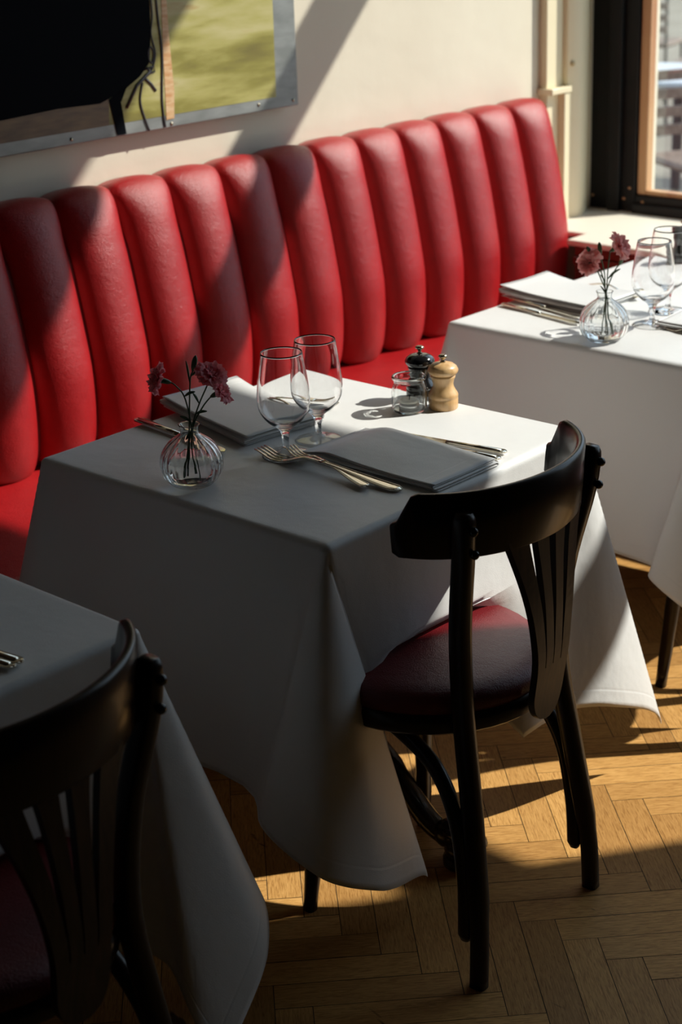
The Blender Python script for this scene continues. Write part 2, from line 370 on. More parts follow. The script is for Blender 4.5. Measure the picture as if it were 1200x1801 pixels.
# ---------------------------------------------------------------- outside: street and terrace
mb = MB(); mb.box(4.75, 60, -30, 40, -.25, -.15); struct(mb.build('street_ground', M['paving']))
mb = MB(); mb.box(30, 32, -10, 40, -.15, 3.6)
for k in range(8):
    mb.box(29.9, 30.02, -8+k*5, -6+k*5, 1, 3)
tag(mb.build('street_building', M['facade']), 'tan building across the street beyond the window', 'building')
def terrace_table(x, y, label, root=[None]):
    if root[0]: return dup(root[0], (x,y,-.15), .3, label, 'terrace tables outside the window')
    t = empty('terrace_table', label, 'table', (x,y,-.15), .3, 'terrace tables outside the window')
    m = MB(); m.box(-.45,.45,-.45,.45,.72,.75); bevel(m.build('tabletop', M['terr_white'], t), .01)
    m = MB(); m.tube([(0,0,.02),(0,0,.72)], .03, 12); m.box(-.25,.25,-.25,.25,0,.025); m.build('pedestal', M['terr_dark'], t)
    root[0] = t; return t
def terrace_chair(x, y, rz, label, root=[None]):
    if root[0]: return dup(root[0], (x,y,-.15), rz, label, 'rattan chairs on the terrace')
    t = empty('terrace_chair', label, 'chair', (x,y,-.15), rz, 'rattan chairs on the terrace')
    m = MB(); m.box(-.24,.24,-.24,.24,.43,.47); bevel(m.build('seat', M['rattan'], t), .02)
    m = MB()
    for k in range(4): m.box(-.23,.23,-.25,-.22,.55+k*.09,.60+k*.09)
    m.build('backrest', M['rattan'], t)
    for sx in (-1,1):
        for sy in (-1,1):
            m = MB(); m.tube([(sx*.22,sy*.22,0),(sx*.22,sy*.23,.9 if sy<0 else .45)], .013, 8); m.build('leg', M['terr_dark'], t)
    root[0] = t; return t
terrace_table(13.3, 8.1, 'white square terrace table farthest out in the street')
terrace_table(8.2, 5.05, 'white square terrace table nearer to the window')
terrace_chair(10.9, 6.5, .3, 'pale rattan chair between the two terrace tables')
terrace_chair(7.35, 4.35, 2.6, 'pale rattan chair pulled up on this side of the nearer terrace table')
terrace_chair(12.0, 7.7, -1.3, 'pale rattan chair beside the farthest terrace table')
terrace_chair(9.2, 5.2, 3.4, 'pale rattan chair on the street side of the nearer terrace table')

# ---------------------------------------------------------------- banquette
bq = empty('banquette', 'long red leather banquette with fluted channelled back along the cream wall', 'banquette', (0,0,0))
prof = [(2.925,.462),(2.908,.485),(2.896,.52),(2.889,.572),(2.887,.625),(2.890,.69),(2.905,.775),(2.925,.87),(2.943,.94),(2.965,1.005),(2.995,1.045),(3.035,1.062),(3.096,1.052)]
pp = cr([(0,a,b) for a, b in prof], 4)
PW = .1685
def channel():
    NU = 20; V = []; F = []; n = len(pp)
    for i, p in enumerate(pp):
        d = pp[min(i+1,n-1)]-pp[max(i-1,0)]; nn = Vector((0, -d.z, d.y)).normalized()
        t = i/(n-1); depth = .070*(1-.72*sm(t,.66,.92))*(.85+.15*sm(t,0,.10))
        for k in range(NU+1):
            u = -1+2*k/NU; b = (1-abs(u)**2.0)**.5 if abs(u) < 1 else 0
            wob = .0012*math.sin(9*t+2*u)*(1-abs(u))
            V.append(Vector((u*PW/2*(1-.012), 0, 0))+p-nn*depth*(1-b)+nn*wob)
    for i in range(n-1):
        for k in range(NU):
            a = i*(NU+1)+k; F.append((a, a+NU+1, a+NU+2, a+1))
    return V, F
cv, cf = channel()
x_end = 4.150; first = None; k = 0
while x_end-PW*(k+.5) > .3:
    xc = x_end-PW*(k+.5)
    if first is None:
        first = mesh_obj('backrest_channel', cv, cf, M['red'], bq, True)
        first.location = (xc,0,0)
    else:
        c = first.copy(); C.objects.link(c); c.parent = bq; c.location = (xc,0,0)
    k += 1
xl = x_end-PW*k
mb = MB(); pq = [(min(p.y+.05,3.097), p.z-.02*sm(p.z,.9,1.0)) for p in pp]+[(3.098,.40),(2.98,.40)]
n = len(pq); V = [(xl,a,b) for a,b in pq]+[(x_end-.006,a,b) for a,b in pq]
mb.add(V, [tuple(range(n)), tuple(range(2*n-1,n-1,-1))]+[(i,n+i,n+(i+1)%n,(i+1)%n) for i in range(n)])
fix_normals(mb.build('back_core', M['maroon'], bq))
mb = MB(); mb.box(xl, x_end-.002, 2.46, 3.0, .37, .472); o = bevel(mb.build('seat', M['red'], bq), .022, 4)
mb = MB(); mb.box(xl, x_end-.01, 2.52, 3.09, 0, .37); mb.build('plinth', M['wains'], bq)
# ---------------------------------------------------------------- painting on the wall
pt = empty('painting', 'painting on a metal panel, black mass beside a yellow-green field', 'painting', (0,0,0))
PX0, PX1, PZ0, PZ1, PY = 1.75, 3.147, 1.152, 1.95, 3.070
def paint_mat():
    m = mat('oil_paint', (.5,.45,.12), .42, spec=.4); nt = m.node_tree; b = nt.nodes['Principled BSDF']; L = nt.links.new
    tc = nt.nodes.new('ShaderNodeTexCoord')
    mp = nt.nodes.new('ShaderNodeMapping'); mp.inputs['Scale'].default_value = (1.3, 1, 7)
    n = nt.nodes.new('ShaderNodeTexNoise'); n.inputs['Scale'].default_value = 2.4; n.inputs['Detail'].default_value = 7; n.inputs['Distortion'].default_value = .15
    L(tc.outputs['Object'], mp.inputs[0]); L(mp.outputs[0], n.inputs['Vector'])
    r = nt.nodes.new('ShaderNodeValToRGB'); e = r.color_ramp.elements
    e[0].position = .28; e[0].color = (.15,.12,.03,1); e[1].position = .74; e[1].color = (.42,.25,.08,1)
    for p_, c_ in ((.42,(.27,.24,.05,1)), (.52,(.42,.38,.12,1)), (.64,(.52,.47,.22,1))):
        x = e.new(p_); x.color = c_
    L(n.outputs['Fac'], r.inputs[0])
    L(r.outputs[0], b.inputs['Base Color'])
    bp = nt.nodes.new('ShaderNodeBump'); bp.inputs['Strength'].default_value = .4; bp.inputs['Distance'].default_value = .002
    L(n.outputs['Fac'], bp.inputs['Height']); L(bp.outputs[0], b.inputs['Normal'])
    return m
M['paint'] = paint_mat()
M['pblack'] = mat('black_paint', (.002,.003,.005), .7, spec=.04, bump=(30,.3,.002))
M['pgrey'] = mat('bare_metal_border', (.30,.31,.30), .45, metal=.3, var=(12,(.21,.22,.21),(1,1,3)))
M['porange'] = mat('orange_paint', (.60,.30,.12), .5, var=(10,(.72,.50,.28),(3,1,12)))
M['pbrown'] = mat('ochre_paint', (.20,.12,.05), .5, var=(6,(.12,.07,.035),(2,1,10)))
M['pline'] = mat('dark_line_paint', (.03,.025,.03), .5)
mb = MB(); mb.box(PX0, PX1, PY, PY+.012, PZ0, PZ1); bevel(mb.build('panel', M['pgrey'], pt), .003)
def flat_poly(name, pts, material, dy, th=.0006):
    m = MB(); n = len(pts); y = PY-dy
    m.add([(a,y,b) for a,b in pts]+[(a,y+th,b) for a,b in pts], [tuple(range(n)), tuple(range(2*n-1,n-1,-1))]+[(i,n+i,n+(i+1)%n,(i+1)%n) for i in range(n)])
    return fix_normals(m.build(name, material, pt))
flat_poly('painted_field', [(PX0+.01,PZ0+.030),(2.40,PZ0+.030),(3.065,PZ0+.030),(3.068,PZ0+.2),(3.072,PZ1-.02),(PX0+.01,PZ1-.02)], M['paint'], .0008)

flat_poly('painted_ochre_band', [(PX0+.012,PZ0+.030),(2.512,PZ0+.030),(2.520,1.25),(PX0+.012,1.25)], M['pbrown'], .0016)
flat_poly('painted_black_mass', [(PX0+.012,1.228),(2.209,1.231),(2.367,1.237),(2.49,1.234),(2.561,1.254),(2.616,1.281),(2.649,1.31),(2.659,1.373),(2.663,1.45),(2.655,1.6),(2.60,1.75),(2.45,1.85),(PX0+.012,1.88)], M['pblack'], .0024)
flat_poly('painted_black_stroke', [(2.517,1.24),(2.574,1.262),(2.553,1.229),(2.562,1.156),(2.535,1.156)], M['pblack'], .0024)
flat_poly('painted_orange_bar', [(2.698,1.90),(2.713,1.90),(2.716,1.446),(2.717,1.342),(2.721,1.236),(2.715,1.173),(2.690,1.172),(2.694,1.318),(2.700,1.447)], M['porange'], .0016)
def stroke(pts, wd):
    m = MB(); m.tube([(a, PY-.0024, b) for a, b in pts], wd, 6, (.3, 1), ref=(0,1,0)); m.build('painted_line', M['pline'], pt, True)
stroke([(a.x,a.z) for a in cr([(2.664,0,1.50),(2.668,0,1.42),(2.660,0,1.374),(2.669,0,1.327),(2.652,0,1.29),(2.640,0,1.30)], 5)], .0025)
stroke([(2.652,1.29),(2.605,1.262),(2.569,1.215)], .004)
stroke([(a.x,a.z) for a in cr([(2.623,0,1.267),(2.612,0,1.22),(2.633,0,1.154)], 6)], .0028)
stroke([(2.628,1.279),(2.650,1.26),(2.663,1.243)], .0035)
stroke([(a.x,a.z) for a in cr([(2.690,0,1.60),(2.684,0,1.44),(2.690,0,1.33),(2.680,0,1.22),(2.684,0,1.156)], 6)], .003)
stroke([(a.x,a.z) for a in cr([(2.648,0,1.335),(2.656,0,1.345),(2.664,0,1.33),(2.657,0,1.308),(2.648,0,1.318),(2.648,0,1.335)], 5)], .0022)
stroke([(2.63,1.295),(2.662,1.300),(2.664,1.288),(2.632,1.283)], .0022)
for (x, z) in [(3.002,1.170),(2.706,1.161),(3.127,1.167),(2.40,1.165)]:
    m = MB(); m.lathe([(.0001,0),(.004,0),(.0045,.0015),(.002,.003),(.0001,.003)], 14)
    for i, v in enumerate(m.v): m.v[i] = Vector((x+v.x, PY-v.z, z+v.y))
    fix_normals(m.build('screw', M['nickel'], pt, True))

# ---------------------------------------------------------------- tables
def make_table(label, cx, cy, lx, ly, rz, seed_root=[None]):
    t = empty('dining_table', label, 'table', (cx,cy,0), rz, 'cloth covered dining tables')
    m = MB(); m.box(-lx/2+.003, lx/2-.003, -ly/2+.003, ly/2-.003, .715, .7445); bevel(m.build('tabletop', M['oak'], t), .008)
    m = MB(); m.lathe([(.03,.14),(.055,.15),(.06,.19),(.035,.24),(.028,.32),(.028,.6),(.045,.66),(.09,.70),(.09,.714)], 24); m.build('pedestal', M['iron'], t, True)
    for k in (1, 3):
        a = k*PI/2; m = MB(); ca_, sa_ = math.cos(a), math.sin(a)
        def Q(r, z, s=0): return (r*ca_-s*sa_, r*sa_+s*ca_, z)
        m.tube([Q(q.x, q.z) for q in cr([(.03,0,.17),(.10,0,.185),(.18,0,.13),(.25,0,.065),(.30,0,.045),(.335,0,.04)], 5)], [.026]*10+[.022]*16, 12, (.8,1.1))
        m.ball(Q(.335,.034), .036, 16, 10, (1,1,.72)); m.ball(Q(.30,.052), .028, 12, 8)
        for s in (-1, 0, 1):
            m.ball(Q(.352, .040, s*.024), .017, 12, 8); m.ball(Q(.322,.058,s*.018), .012, 10, 8)
            m.tube([Q(.29,.062,s*.015), Q(.33,.066,s*.02), Q(.358,.046,s*.026)], [.008,.009,.006], 8)
        m.lathe([(.034,0),(.038,.003),(.038,.016),(.030,.020)], 20, Q(.335,0))
        m.build('foot', M['iron'], t, True)
    return t

def loopfn(ctrl):
    th = [c[0] for c in ctrl]
    def f(a):
        if a <= th[0] or a >= th[-1]: return None
        i = max(k for k in range(len(th)-1) if th[k] <= a); t = (a-th[i])/(th[i+1]-th[i])
        P = [Vector((c[1], c[2])) for c in ctrl]
        p1, p2 = P[i], P[i+1]; d = th[i+1]-th[i]
        def tan(k):
            if k == 0: return Vector((.0, 1/57.3)) * 1.0
            if k == len(P)-1: return Vector((-1/57.3, 0)) * 1.0
            return (P[k+1]-P[k-1])/(th[k+1]-th[k-1])
        m1, m2 = tan(i)*d, tan(i+1)*d
        t2, t3 = t*t, t*t*t
        return p1*(2*t3-3*t2+1)+m1*(t3-2*t2+t)+p2*(-2*t3+3*t2)+m2*(t3-t2)
    return f, th[0], th[-1]
DEF = [(-25,0,-.42),(0,.11,-.14),(25,.21,.02),(45,.19,.19),(65,.02,.21),(90,-.14,.11),(115,-.42,0)]
R_ = .012
def cloth(name, label, cx, cy, lx, ly, rz, h, loops, group, seat=None, seed=1, zt=.7505):
    """loops: dict (sx,sy) -> control list; seat: (x centre, half width, seat z) in table coords on the -y side"""
    rnd = random.Random(seed)
    a2, b2 = lx/2, ly/2
    hs = h if isinstance(h, tuple) else (h,)*4; h = max(hs)   # left, right, front, back
    def lines(half, h0, h1):
        pos = []
        x = 0
        inner = [half-R_*2*(1-k/3) for k in range(4)]
        pos += [half*.0, half*.2, half*.4, half*.6, half*.8]; pos += inner
        def ov(hh): return [half+.003*k for k in range(1,8)]+[half+.021+(hh-.021)*((k/44)) for k in range(1,45)]
        return sorted(set([-p for p in pos+ov(h0)]+pos+ov(h1)))
    X = lines(a2-R_, hs[0], hs[1]); Y = lines(b2-R_, hs[2], hs[3])
    ia, ib = a2-R_, b2-R_
    L = {k: loopfn(v) for k, v in loops.items()}
    ph = [rnd.uniform(0,6.28) for _ in range(8)]
    def hang(side, along, rho):   # wave offset of straight sides, outward
        k = sm(rho, .05, h); s = ph[side]
        return k*(.010*math.sin(along*9+s)+.005*math.sin(along*21+2*s)+.012)
    V = []; E_ = []; U = []
    for y in Y:
        for x in X:
            sx = 1 if x > 0 else -1; sy = 1 if y > 0 else -1
            ox = max(abs(x)-ia, 0); oy = max(abs(y)-ib, 0)
            rho = math.hypot(ox, oy)
            bx = x if ox == 0 else sx*ia; by = y if oy == 0 else sy*ib
            P = Vector((bx, by, zt))
            if rho > 0:
                e = Vector((sx*ox/rho, sy*oy/rho, 0)); arc = R_*PI/2
                if rho < arc:
                    al = rho/R_; P += e*(R_*math.sin(al)) + Vector((0,0,-R_*(1-math.cos(al)))); dn = 0
                else:
                    P += e*R_ + Vector((0,0,-R_-(rho-arc))); dn = rho-arc
                # straight-side waves fade at corners
                cw = 1
                if oy == 0: cw = sm(ib-abs(y), 0, .12); P += Vector((sx,0,0))*hang(0 if sx<0 else 1, y, dn)*cw
                elif ox == 0: cw = sm(ia-abs(x), 0, .12); P += Vector((0,sy,0))*hang(2 if sy<0 else 3, x, dn)*cw
                # corner cone
                f, t0, t1 = L[(sx,sy)]
                rx = abs(x)-ia; ry = abs(y)-ib     # signed, may be negative beside the corner
                if rx > 0 or ry > 0:
                    th = math.degrees(math.atan2(ry, rx)); rr = math.hypot(rx, ry)
                    g = f(th)
                    if g is not None:
                        if th < 0: pl = Vector((0, -math.sin(math.radians(-th))))
                        elif th > 90: pl = Vector((-math.sin(math.radians(th-90)), 0))
                        else: pl = Vector((0,0))
                        l1 = min(g.length, .95)
                        r_eff = max(rr-arc, 0)
                        d = (g-pl)*r_eff
                        dz = (math.sqrt(max(1-pl.length_squared,0))-math.sqrt(1-l1*l1))*r_eff
                        P += Vector((sx*d.x, sy*d.y, dz))
                if seat and sy < 0 and oy > 0:
                    k = sm(seat[1]-abs(x-seat[0]), 0, .07)*sm(ia-abs(x), .09, .17)
                    lim = zt-seat[2]
                    if dn > lim-.02 and k > 0:
                        ex = dn-(lim-.02)
                        P2 = Vector((P.x, P.y+.0+ex*.9, seat[2]+.006+.02*math.exp(-ex*40)+.006*math.sin(ex*60+P.x*30)))
                        P = P.lerp(P2, k)
            P.z += .0006*math.sin(23*x+ph[4])*math.sin(19*y+ph[5]) if rho == 0 else 0
            V.append(P); E_.append(min(a2-R_+hs[0 if x<0 else 1]-abs(x), b2-R_+hs[2 if y<0 else 3]-abs(y))); U.append((x+3, y+3))
    nx = len(X); F = [(j*nx+i, j*nx+i+1, (j+1)*nx+i+1, (j+1)*nx+i) for j in range(len(Y)-1) for i in range(nx-1)]
    o = mesh_obj(name, V, F, M['cloth'], None, True, (cx,cy,0)); o.rotation_euler = (0,0,rz)
    at = o.data.attributes.new('edge', 'FLOAT', 'POINT'); at.data.foreach_set('value', E_)
    uv = o.data.uv_layers.new(name='UVMap')
    for l in o.data.loops: uv.data[l.index].uv = U[l.vertex_index]
    md = o.modifiers.new('thickness', 'SOLIDIFY'); md.thickness = .0012; md.offset = 1
    tag(o, label, 'tablecloth', group)
    return o
RZ1 = .0169
c1, s1 = math.cos(RZ1), math.sin(RZ1)
T1 = (1.697+.35*c1-.35*s1, 1.637+.35*s1+.35*c1)
make_table('middle table with red padded chair, under the half sunlit white cloth', T1[0], T1[1], .70, .70, RZ1)
NEAR = [(-16,0,-.276),(0,.14,-.20),(12,.23,-.15),(28,.18,.04),(44,-.02,.18),(62,-.10,.16),(90,-.20,.08),(115,-.42,0)]
FRONT = [(-25,0,-.42),(6,.20,-.14),(24,.17,.08),(36,-.04,.11),(47,-.29,.02),(56,-.24,.0),(70,-.15,-.04),(90,-.24,-.02),(115,-.42,0)]
RIGHT = [(-25,0,-.42),(5,.10,-.14),(28,.18,.0),(44,.245,.08),(54,.26,.13),(72,.06,.13),(92,-.16,.06),(115,-.42,0)]
cloth('tablecloth', 'white tablecloth half in sun, half in grey shade, on the middle table', T1[0], T1[1], .70, .70, RZ1, (.50,.43,.54,.48),
      {(-1,-1):FRONT, (1,-1):RIGHT, (-1,1):DEF, (1,1):DEF}, 'white tablecloths', seat=(-.09,.19,.505), seed=2)
T2 = (2.847+.42, 1.64+.35)
make_table('table nearest the window, under the fully sunlit white cloth', T2[0], T2[1], .84, .70, 0)
cloth('tablecloth', 'bright sunlit white tablecloth on the table nearest the window', T2[0], T2[1], .84, .70, 0, .45,
      {(-1,-1):NEAR, (1,-1):DEF, (-1,1):DEF, (1,1):DEF}, 'white tablecloths', seed=5)
T3 = (.977, 1.991)
make_table('table at the lower left, under the dark shaded white cloth', T3[0], T3[1], .70, .70, 0)
LOW = [(-25,0,-.42),(0,.18,-.10),(18,.28,.12),(32,.16,.24),(47,-.08,.24),(72,-.14,.17),(92,-.24,.09),(115,-.42,0)]
cloth('tablecloth', 'shaded dark grey looking white tablecloth at the lower left, knife ends on it', T3[0], T3[1], .70, .70, 0, .47,
      {(-1,-1):DEF, (1,-1):LOW, (-1,1):DEF, (1,1):DEF}, 'white tablecloths', seat=(.0,.19,.505), seed=9)

# ---------------------------------------------------------------- chairs
def make_chair(label, loc, rz, group):
    t = empty('dining_chair', label, 'chair', loc, rz, group)
    W_ = M['wood']
    def outline(r, n=40):   # seat outline: rounded, a little wider at the front
        out = []
        for k in range(n):
            a = 2*PI*k/n; out.append((r*math.cos(a)*(1+.05*math.sin(a)), .215+r*math.sin(a)))
        return out
    # seat frame
    m = MB(); prof_ = [(.170,.425),(.196,.425),(.204,.432),(.205,.455),(.199,.463),(.170,.463)]
    n = 40
    for (r, z) in prof_: m.v += [Vector((a,b,z)) for a,b in outline(r, n)]
    for i in range(len(prof_)):
        for k in range(n): j = (i+1) % len(prof_); m.f.append((i*n+k, i*n+(k+1)%n, j*n+(k+1)%n, j*n+k))
    fix_normals(m.build('seat_frame', W_, t, True))
    m = MB(); prof_ = [(.196,.455),(.203,.470),(.201,.486),(.190,.497),(.165,.503),(.10,.508),(.04,.510),(.0005,.510)]
    for (r, z) in prof_: m.v += [Vector((a,b,z)) for a,b in outline(r, n)]
    for i in range(len(prof_)-1):
        for k in range(n): m.f.append((i*n+k, i*n+(k+1)%n, (i+1)*n+(k+1)%n, (i+1)*n+k))
    m.f.append(tuple(range(n))[::-1])
    fix_normals(m.build('seat_cushion', M['maroon'], t, True))
    for s in (-1, 1):
        m = MB(); pts = cr([(s*.178,.0,0),(s*.170,.004,.12),(s*.152,.028,.30),(s*.140,.052,.47),(s*.152,.048,.62),(s*.176,.024,.76),(s*.181,.018,.832)], 5)
        m.tube(pts, [.0125]*6+[.0145]*(len(pts)-8)+[.0135,.010], 16, (1.0,1.15,.55), ref=(1,0,0))
        m.build('rear_leg', W_, t, True)
        m = MB(); pts = cr([(s*.171,.030,.075),(s*.166,.034,.18),(s*.160,.055,.29),(s*.152,.100,.365),(s*.148,.17,.408),(s*.146,.225,.424)], 6)
        m.tube(pts, [.007]+[.0115]*(len(pts)-1), 12, (1.0,1.1,.7), ref=(1,0,0)); m.build('side_brace', W_, t, True)
        m = MB(); pts = cr([(s*.135,.335,.44),(s*.150,.345,.28),(s*.172,.365,.0)], 6)
        m.tube(pts, [.017]*6+[.016]*3+[.014]*2+[.012]*(len(pts)-11), 14, (1,1,.8), ref=(1,0,0)); m.build('front_leg', W_, t, True)
        for (z, y, x) in ((.806,.003,.181),(.768,.004,.177)):
            m = MB(); m.ball((s*(x+.002), y-.003, z), .0075, 12, 8, (1,.9,1)); m.build('bolt', M['iron'], t, True)
    # curved top rail
    m = MB(); NS = 48; sec = []
    for i in range(NS+1):
        s = -1+2*i/NS; a = abs(s)
        ang = s*1.42
        x = .217*math.sin(ang)/math.sin(1.42); y = -.022+.146*((1-math.cos(ang))/(1-math.cos(1.42)))
        top = .858-.002*a; top -= .050*sm(a,.85,.985); 
        bot = .751-.004*(1-a)+.006*sm(a,.96,1)
        tx, ty = math.cos(ang), .85*math.sin(ang); nn = Vector((ty, -tx, 0)).normalized()   # outward (backward)
        h_ = top-bot; th_ = .0075
        lean = .006
        ring = []
        for (q, w_) in ((0,.55),(.04,1),(.5,1.08),(.95,1),(1,.5)):
            ring.append((q, w_))
        pts = [(nn*(th_*w_)+nn*(lean*(q-.3)), bot+h_*q) for q, w_ in ring]+[(-nn*(th_*w_)+nn*(lean*(q-.3)), bot+h_*q) for q, w_ in reversed(ring)]
        for off, z in pts: m.v.append(Vector((x,y,0))+Vector((off.x,off.y,z)))
    k_ = 10
    for i in range(NS):
        for k in range(k_): m.f.append((i*k_+k, (i+1)*k_+k, (i+1)*k_+(k+1)%k_, i*k_+(k+1)%k_))
    m.f.append(tuple(range(k_))); m.f.append(tuple(NS*k_+k for k in range(k_))[::-1])
    o = fix_normals(m.build('top_rail', W_, t, True))
    md = o.modifiers.new('edge', 'BEVEL'); md.width = .002; md.segments = 2; md.limit_method = 'ANGLE'; md.angle_limit = .7
    # fan-shaped splat: solid foot, four strands spreading to the rail
    m = MB()
    def yb(z, x): return -.010-.012*sm(z,.44,.56)+.006*sm(z,.6,.76)-.9*0+.9*x*x*1.3*sm(z,.5,.74)
    Zb, Zs, Zt_ = .425, .525, .762
    def slab(xl, xr, z0, z1, n=14, th=.006):
        b0 = len(m.v)
        for i in range(n+1):
            z = z0+(z1-z0)*i/n; a, b = xl(z), xr(z)
            for (x, d) in ((a,-th),(b,-th),(b,th),(a,th)): m.v.append(Vector((x, yb(z,x)+d, z)))
        for i in range(n):
            for k in range(4): m.f.append((b0+i*4+k, b0+i*4+(k+1)%4, b0+(i+1)*4+(k+1)%4, b0+(i+1)*4+k))
        m.f.append((b0,b0+3,b0+2,b0+1)); e_ = b0+n*4; m.f.append((e_,e_+1,e_+2,e_+3))
    def half(z):   # outer half width
        if z < .48: 
            q = (z-Zb)/.055; return .006+.037*math.sqrt(max(1-(1-q)**2, 0))
        return .043+.062*max(0,(z-.48)/(Zt_-.48))**2.0
    slab(lambda z: -half(z), lambda z: half(z), Zb, Zs, 16)
    for k in range(4):
        def edge(z, j): # j in 0..4 boundaries
            return half(z)*(-1+j*.5)
        g = lambda z: .0010+.0085*sm(z, Zs, Zt_)
        slab(lambda z, k=k: edge(z,k)+(g(z) if k else 0), lambda z, k=k: edge(z,k+1)-(g(z) if k < 3 else 0), Zs-.002, Zt_, 14)
    fix_normals(m.build('splat', mat('worn_splat_wood', (.022,.012,.007), .42, var=(7,(.05,.026,.014),(20,20,2))) if not bpy.data.materials.get('worn_splat_wood') else bpy.data.materials['worn_splat_wood'], t, False))
    return t
CG = 'dark bentwood dining chairs'
ch = make_chair('black bentwood chair with red leather seat, pushed in at the middle table', (1.958,1.425,0), .070, CG)
dup(ch, (.984,1.405,0), .050, 'dark bentwood chair in deep shadow at the lower left table', CG)
dup(ch, (3.055,1.40,0), .02, 'dark bentwood chair behind the middle one, at the table nearest the window', CG)

# ---------------------------------------------------------------- napkins
def napkin(label, p, length, width, rz, lift=0, layers=4, seed=0, group='folded white napkins', skew=0, droop=0):
    """p = near end on the fold side; x across (fold at x=0), y along the length"""
    rnd = random.Random(seed); gap = .0043; path = []
    for k in range(layers):
        z = .002+gap*k; wv = width*(1-.03*rnd.random())
        a = [(gap*.5, z), (wv*.3, z+.0006*rnd.uniform(-1,1)), (wv*.65, z+.001*rnd.uniform(-1,1)), (wv-gap*.5, z)]
        if k % 2: a = a[::-1]
        path += a
        if k < layers-1:
            xx = wv if k % 2 == 0 else 0
            path.append((xx+(.001 if k % 2 == 0 else -.001), z+gap*.5))
    q = cr([(a,0,b) for a,b in path], 5); V = []; F = []; NL = 22; n = len(q); ed = []; U = []
    for j in range(NL+1):
        t = j/NL
        for i, pnt in enumerate(q):
            lay = pnt.z/(gap*layers)
            y = t*length+.004*math.sin(lay*5+seed)*(1-2*t)
            z = pnt.z*(1+.35*math.sin(t*3+seed+pnt.x*9)*lay)*(1-droop*.75*sm(t,.74,1)**1.5)+lift*t**2.2*(.25+lay)+.0035*lay*math.sin(pnt.x/width*PI)*math.sin(t*PI)
            V.append(Vector((pnt.x+skew*t+.003*math.sin(t*4+lay*3), y, z))); U.append((pnt.x*1+lay*.37+seed, y+5)); ed.append(min(t*length,(1-t)*length)+.001)
    for j in range(NL):
        for i in range(n-1): F.append((j*n+i, j*n+i+1, (j+1)*n+i+1, (j+1)*n+i))
    o = mesh_obj('napkin', V, F, M['napkin'], None, True, (p[0],p[1],.7518)); o.rotation_euler = (0,0,rz)
    at = o.data.attributes.new('edge', 'FLOAT', 'POINT'); at.data.foreach_set('value', ed)
    uv = o.data.uv_layers.new(name='UVMap')
    for l in o.data.loops: uv.data[l.index].uv = U[l.vertex_index]
    md = o.modifiers.new('thickness', 'SOLIDIFY'); md.thickness = .0013; md.offset = 0
    return tag(o, label, 'napkin', group)
napkin('folded napkin between the carnation vase and the red bench, fork beyond it', (1.948,2.075), .305, .185, -.10, .010, 4, 1, skew=.040)
napkin('folded napkin between forks and knives, before the chair at the middle table', (1.975,1.655), .315, .168, .00, .0, 4, 4, skew=.008, droop=1)
napkin('sunlit folded napkin beside two knives on the table nearest the window', (3.075,2.105), .262, .185, -.03, .018, 4, 7, skew=-.0)
napkin('folded napkin at the right edge of the sunlit table, behind the fork', (3.085,1.655), .27, .17, .05, .003, 4, 8)

# ---------------------------------------------------------------- cutlery
def ribbon(m, pts, wd, th, up_=(0,0,1)):
    """flat bar through pts (along y), widths wd, thickness th"""
    n = len(pts); b0 = len(m.v)
    for i, p in enumerate(pts):
        p = Vector(p); w_, t_ = wd[i]/2, (th[i] if isinstance(th, list) else th)/2
        for a, b in ((-w_*.7,-t_),(w_*.7,-t_),(w_,0),(w_*.72,t_),(-w_*.72,t_),(-w_,0)): m.v.append(p+Vector((a,0,b)))
    for i in range(n-1):
        for k in range(6): m.f.append((b0+i*6+k, b0+i*6+(k+1)%6, b0+(i+1)*6+(k+1)%6, b0+(i+1)*6+k))
    m.f.append(tuple(b0+k for k in range(6))[::-1]); m.f.append(tuple(b0+(n-1)*6+k for k in range(6)))
def handle(m, y0, y1, zf, w0=.0065, w1=.0185):
    n = 16; P = []; Wd = []
    for i in range(n+1):
        t = i/n; y = y0+(y1-y0)*t; P.append((0,y,zf(t)))
        Wd.append(w0+(w1-w0)*sm(t,.05,.9)*1.0 if t < .93 else w1*(1-((t-.93)/.07)**2*.6))
    ribbon(m, P, Wd, [.0026]*(n+1))
    for s in (-1, 1):   # raised thread along the rim
        m.tube([(s*(Wd[i]/2-.0012), P[i][1], P[i][2]+.0010) for i in range(n+1)], .0009, 6)
ROOTS = {}
def place(kind, build, name, label, p, ang, cat, length, group):
    """p: tip end xy; ang: world direction from tip to handle end"""
    rz = ang+PI/2
    if kind in ROOTS:
        src = ROOTS[kind]; o = src.copy(); C.objects.link(o)
        for c in [x for x in bpy.data.objects if x.parent == src]: d = c.copy(); C.objects.link(d); d.parent = o
        o.name = name
    else:
        o = build(); ROOTS[kind] = o
    o.location = (p[0],p[1],p[2] if len(p) > 2 else .7525); o.rotation_euler = (0,0,rz); s = length; o.scale = (s,s,s)
    return tag(o, label, cat, group)
def fork_b():     # tip at origin, handle towards -y (total 0.235)
    m = MB()
    zf = lambda y: .0075-.0075*sm(y,0,.030)+.0100*sm(y,.040,.085)-.0100*sm(y,.095,.235)+.0016
    for k in range(4):
        x = -.0096+k*.0064
        P = [(x*(1-.06*(1-i/7)), -.050*i/7-.0, zf(.050*i/7)) for i in range(8)]
        ribbon(m, P, [.0012,.0024,.0030,.0032,.0033,.0033,.0034,.0036], .0018)
    P = []; Wd = []
    for i in range(15):
        y = .046+.062*i/14; P.append((0,-y,zf(y))); Wd.append(.0235*(1-sm(y,.055,.085))+.0062*sm(y,.055,.085))
    ribbon(m, P, Wd, .0022)
    handle(m, -.107, -.235, lambda t: zf(.107+.128*t))
    return fix_normals(m.build('table_fork', M['steel'], None, True))
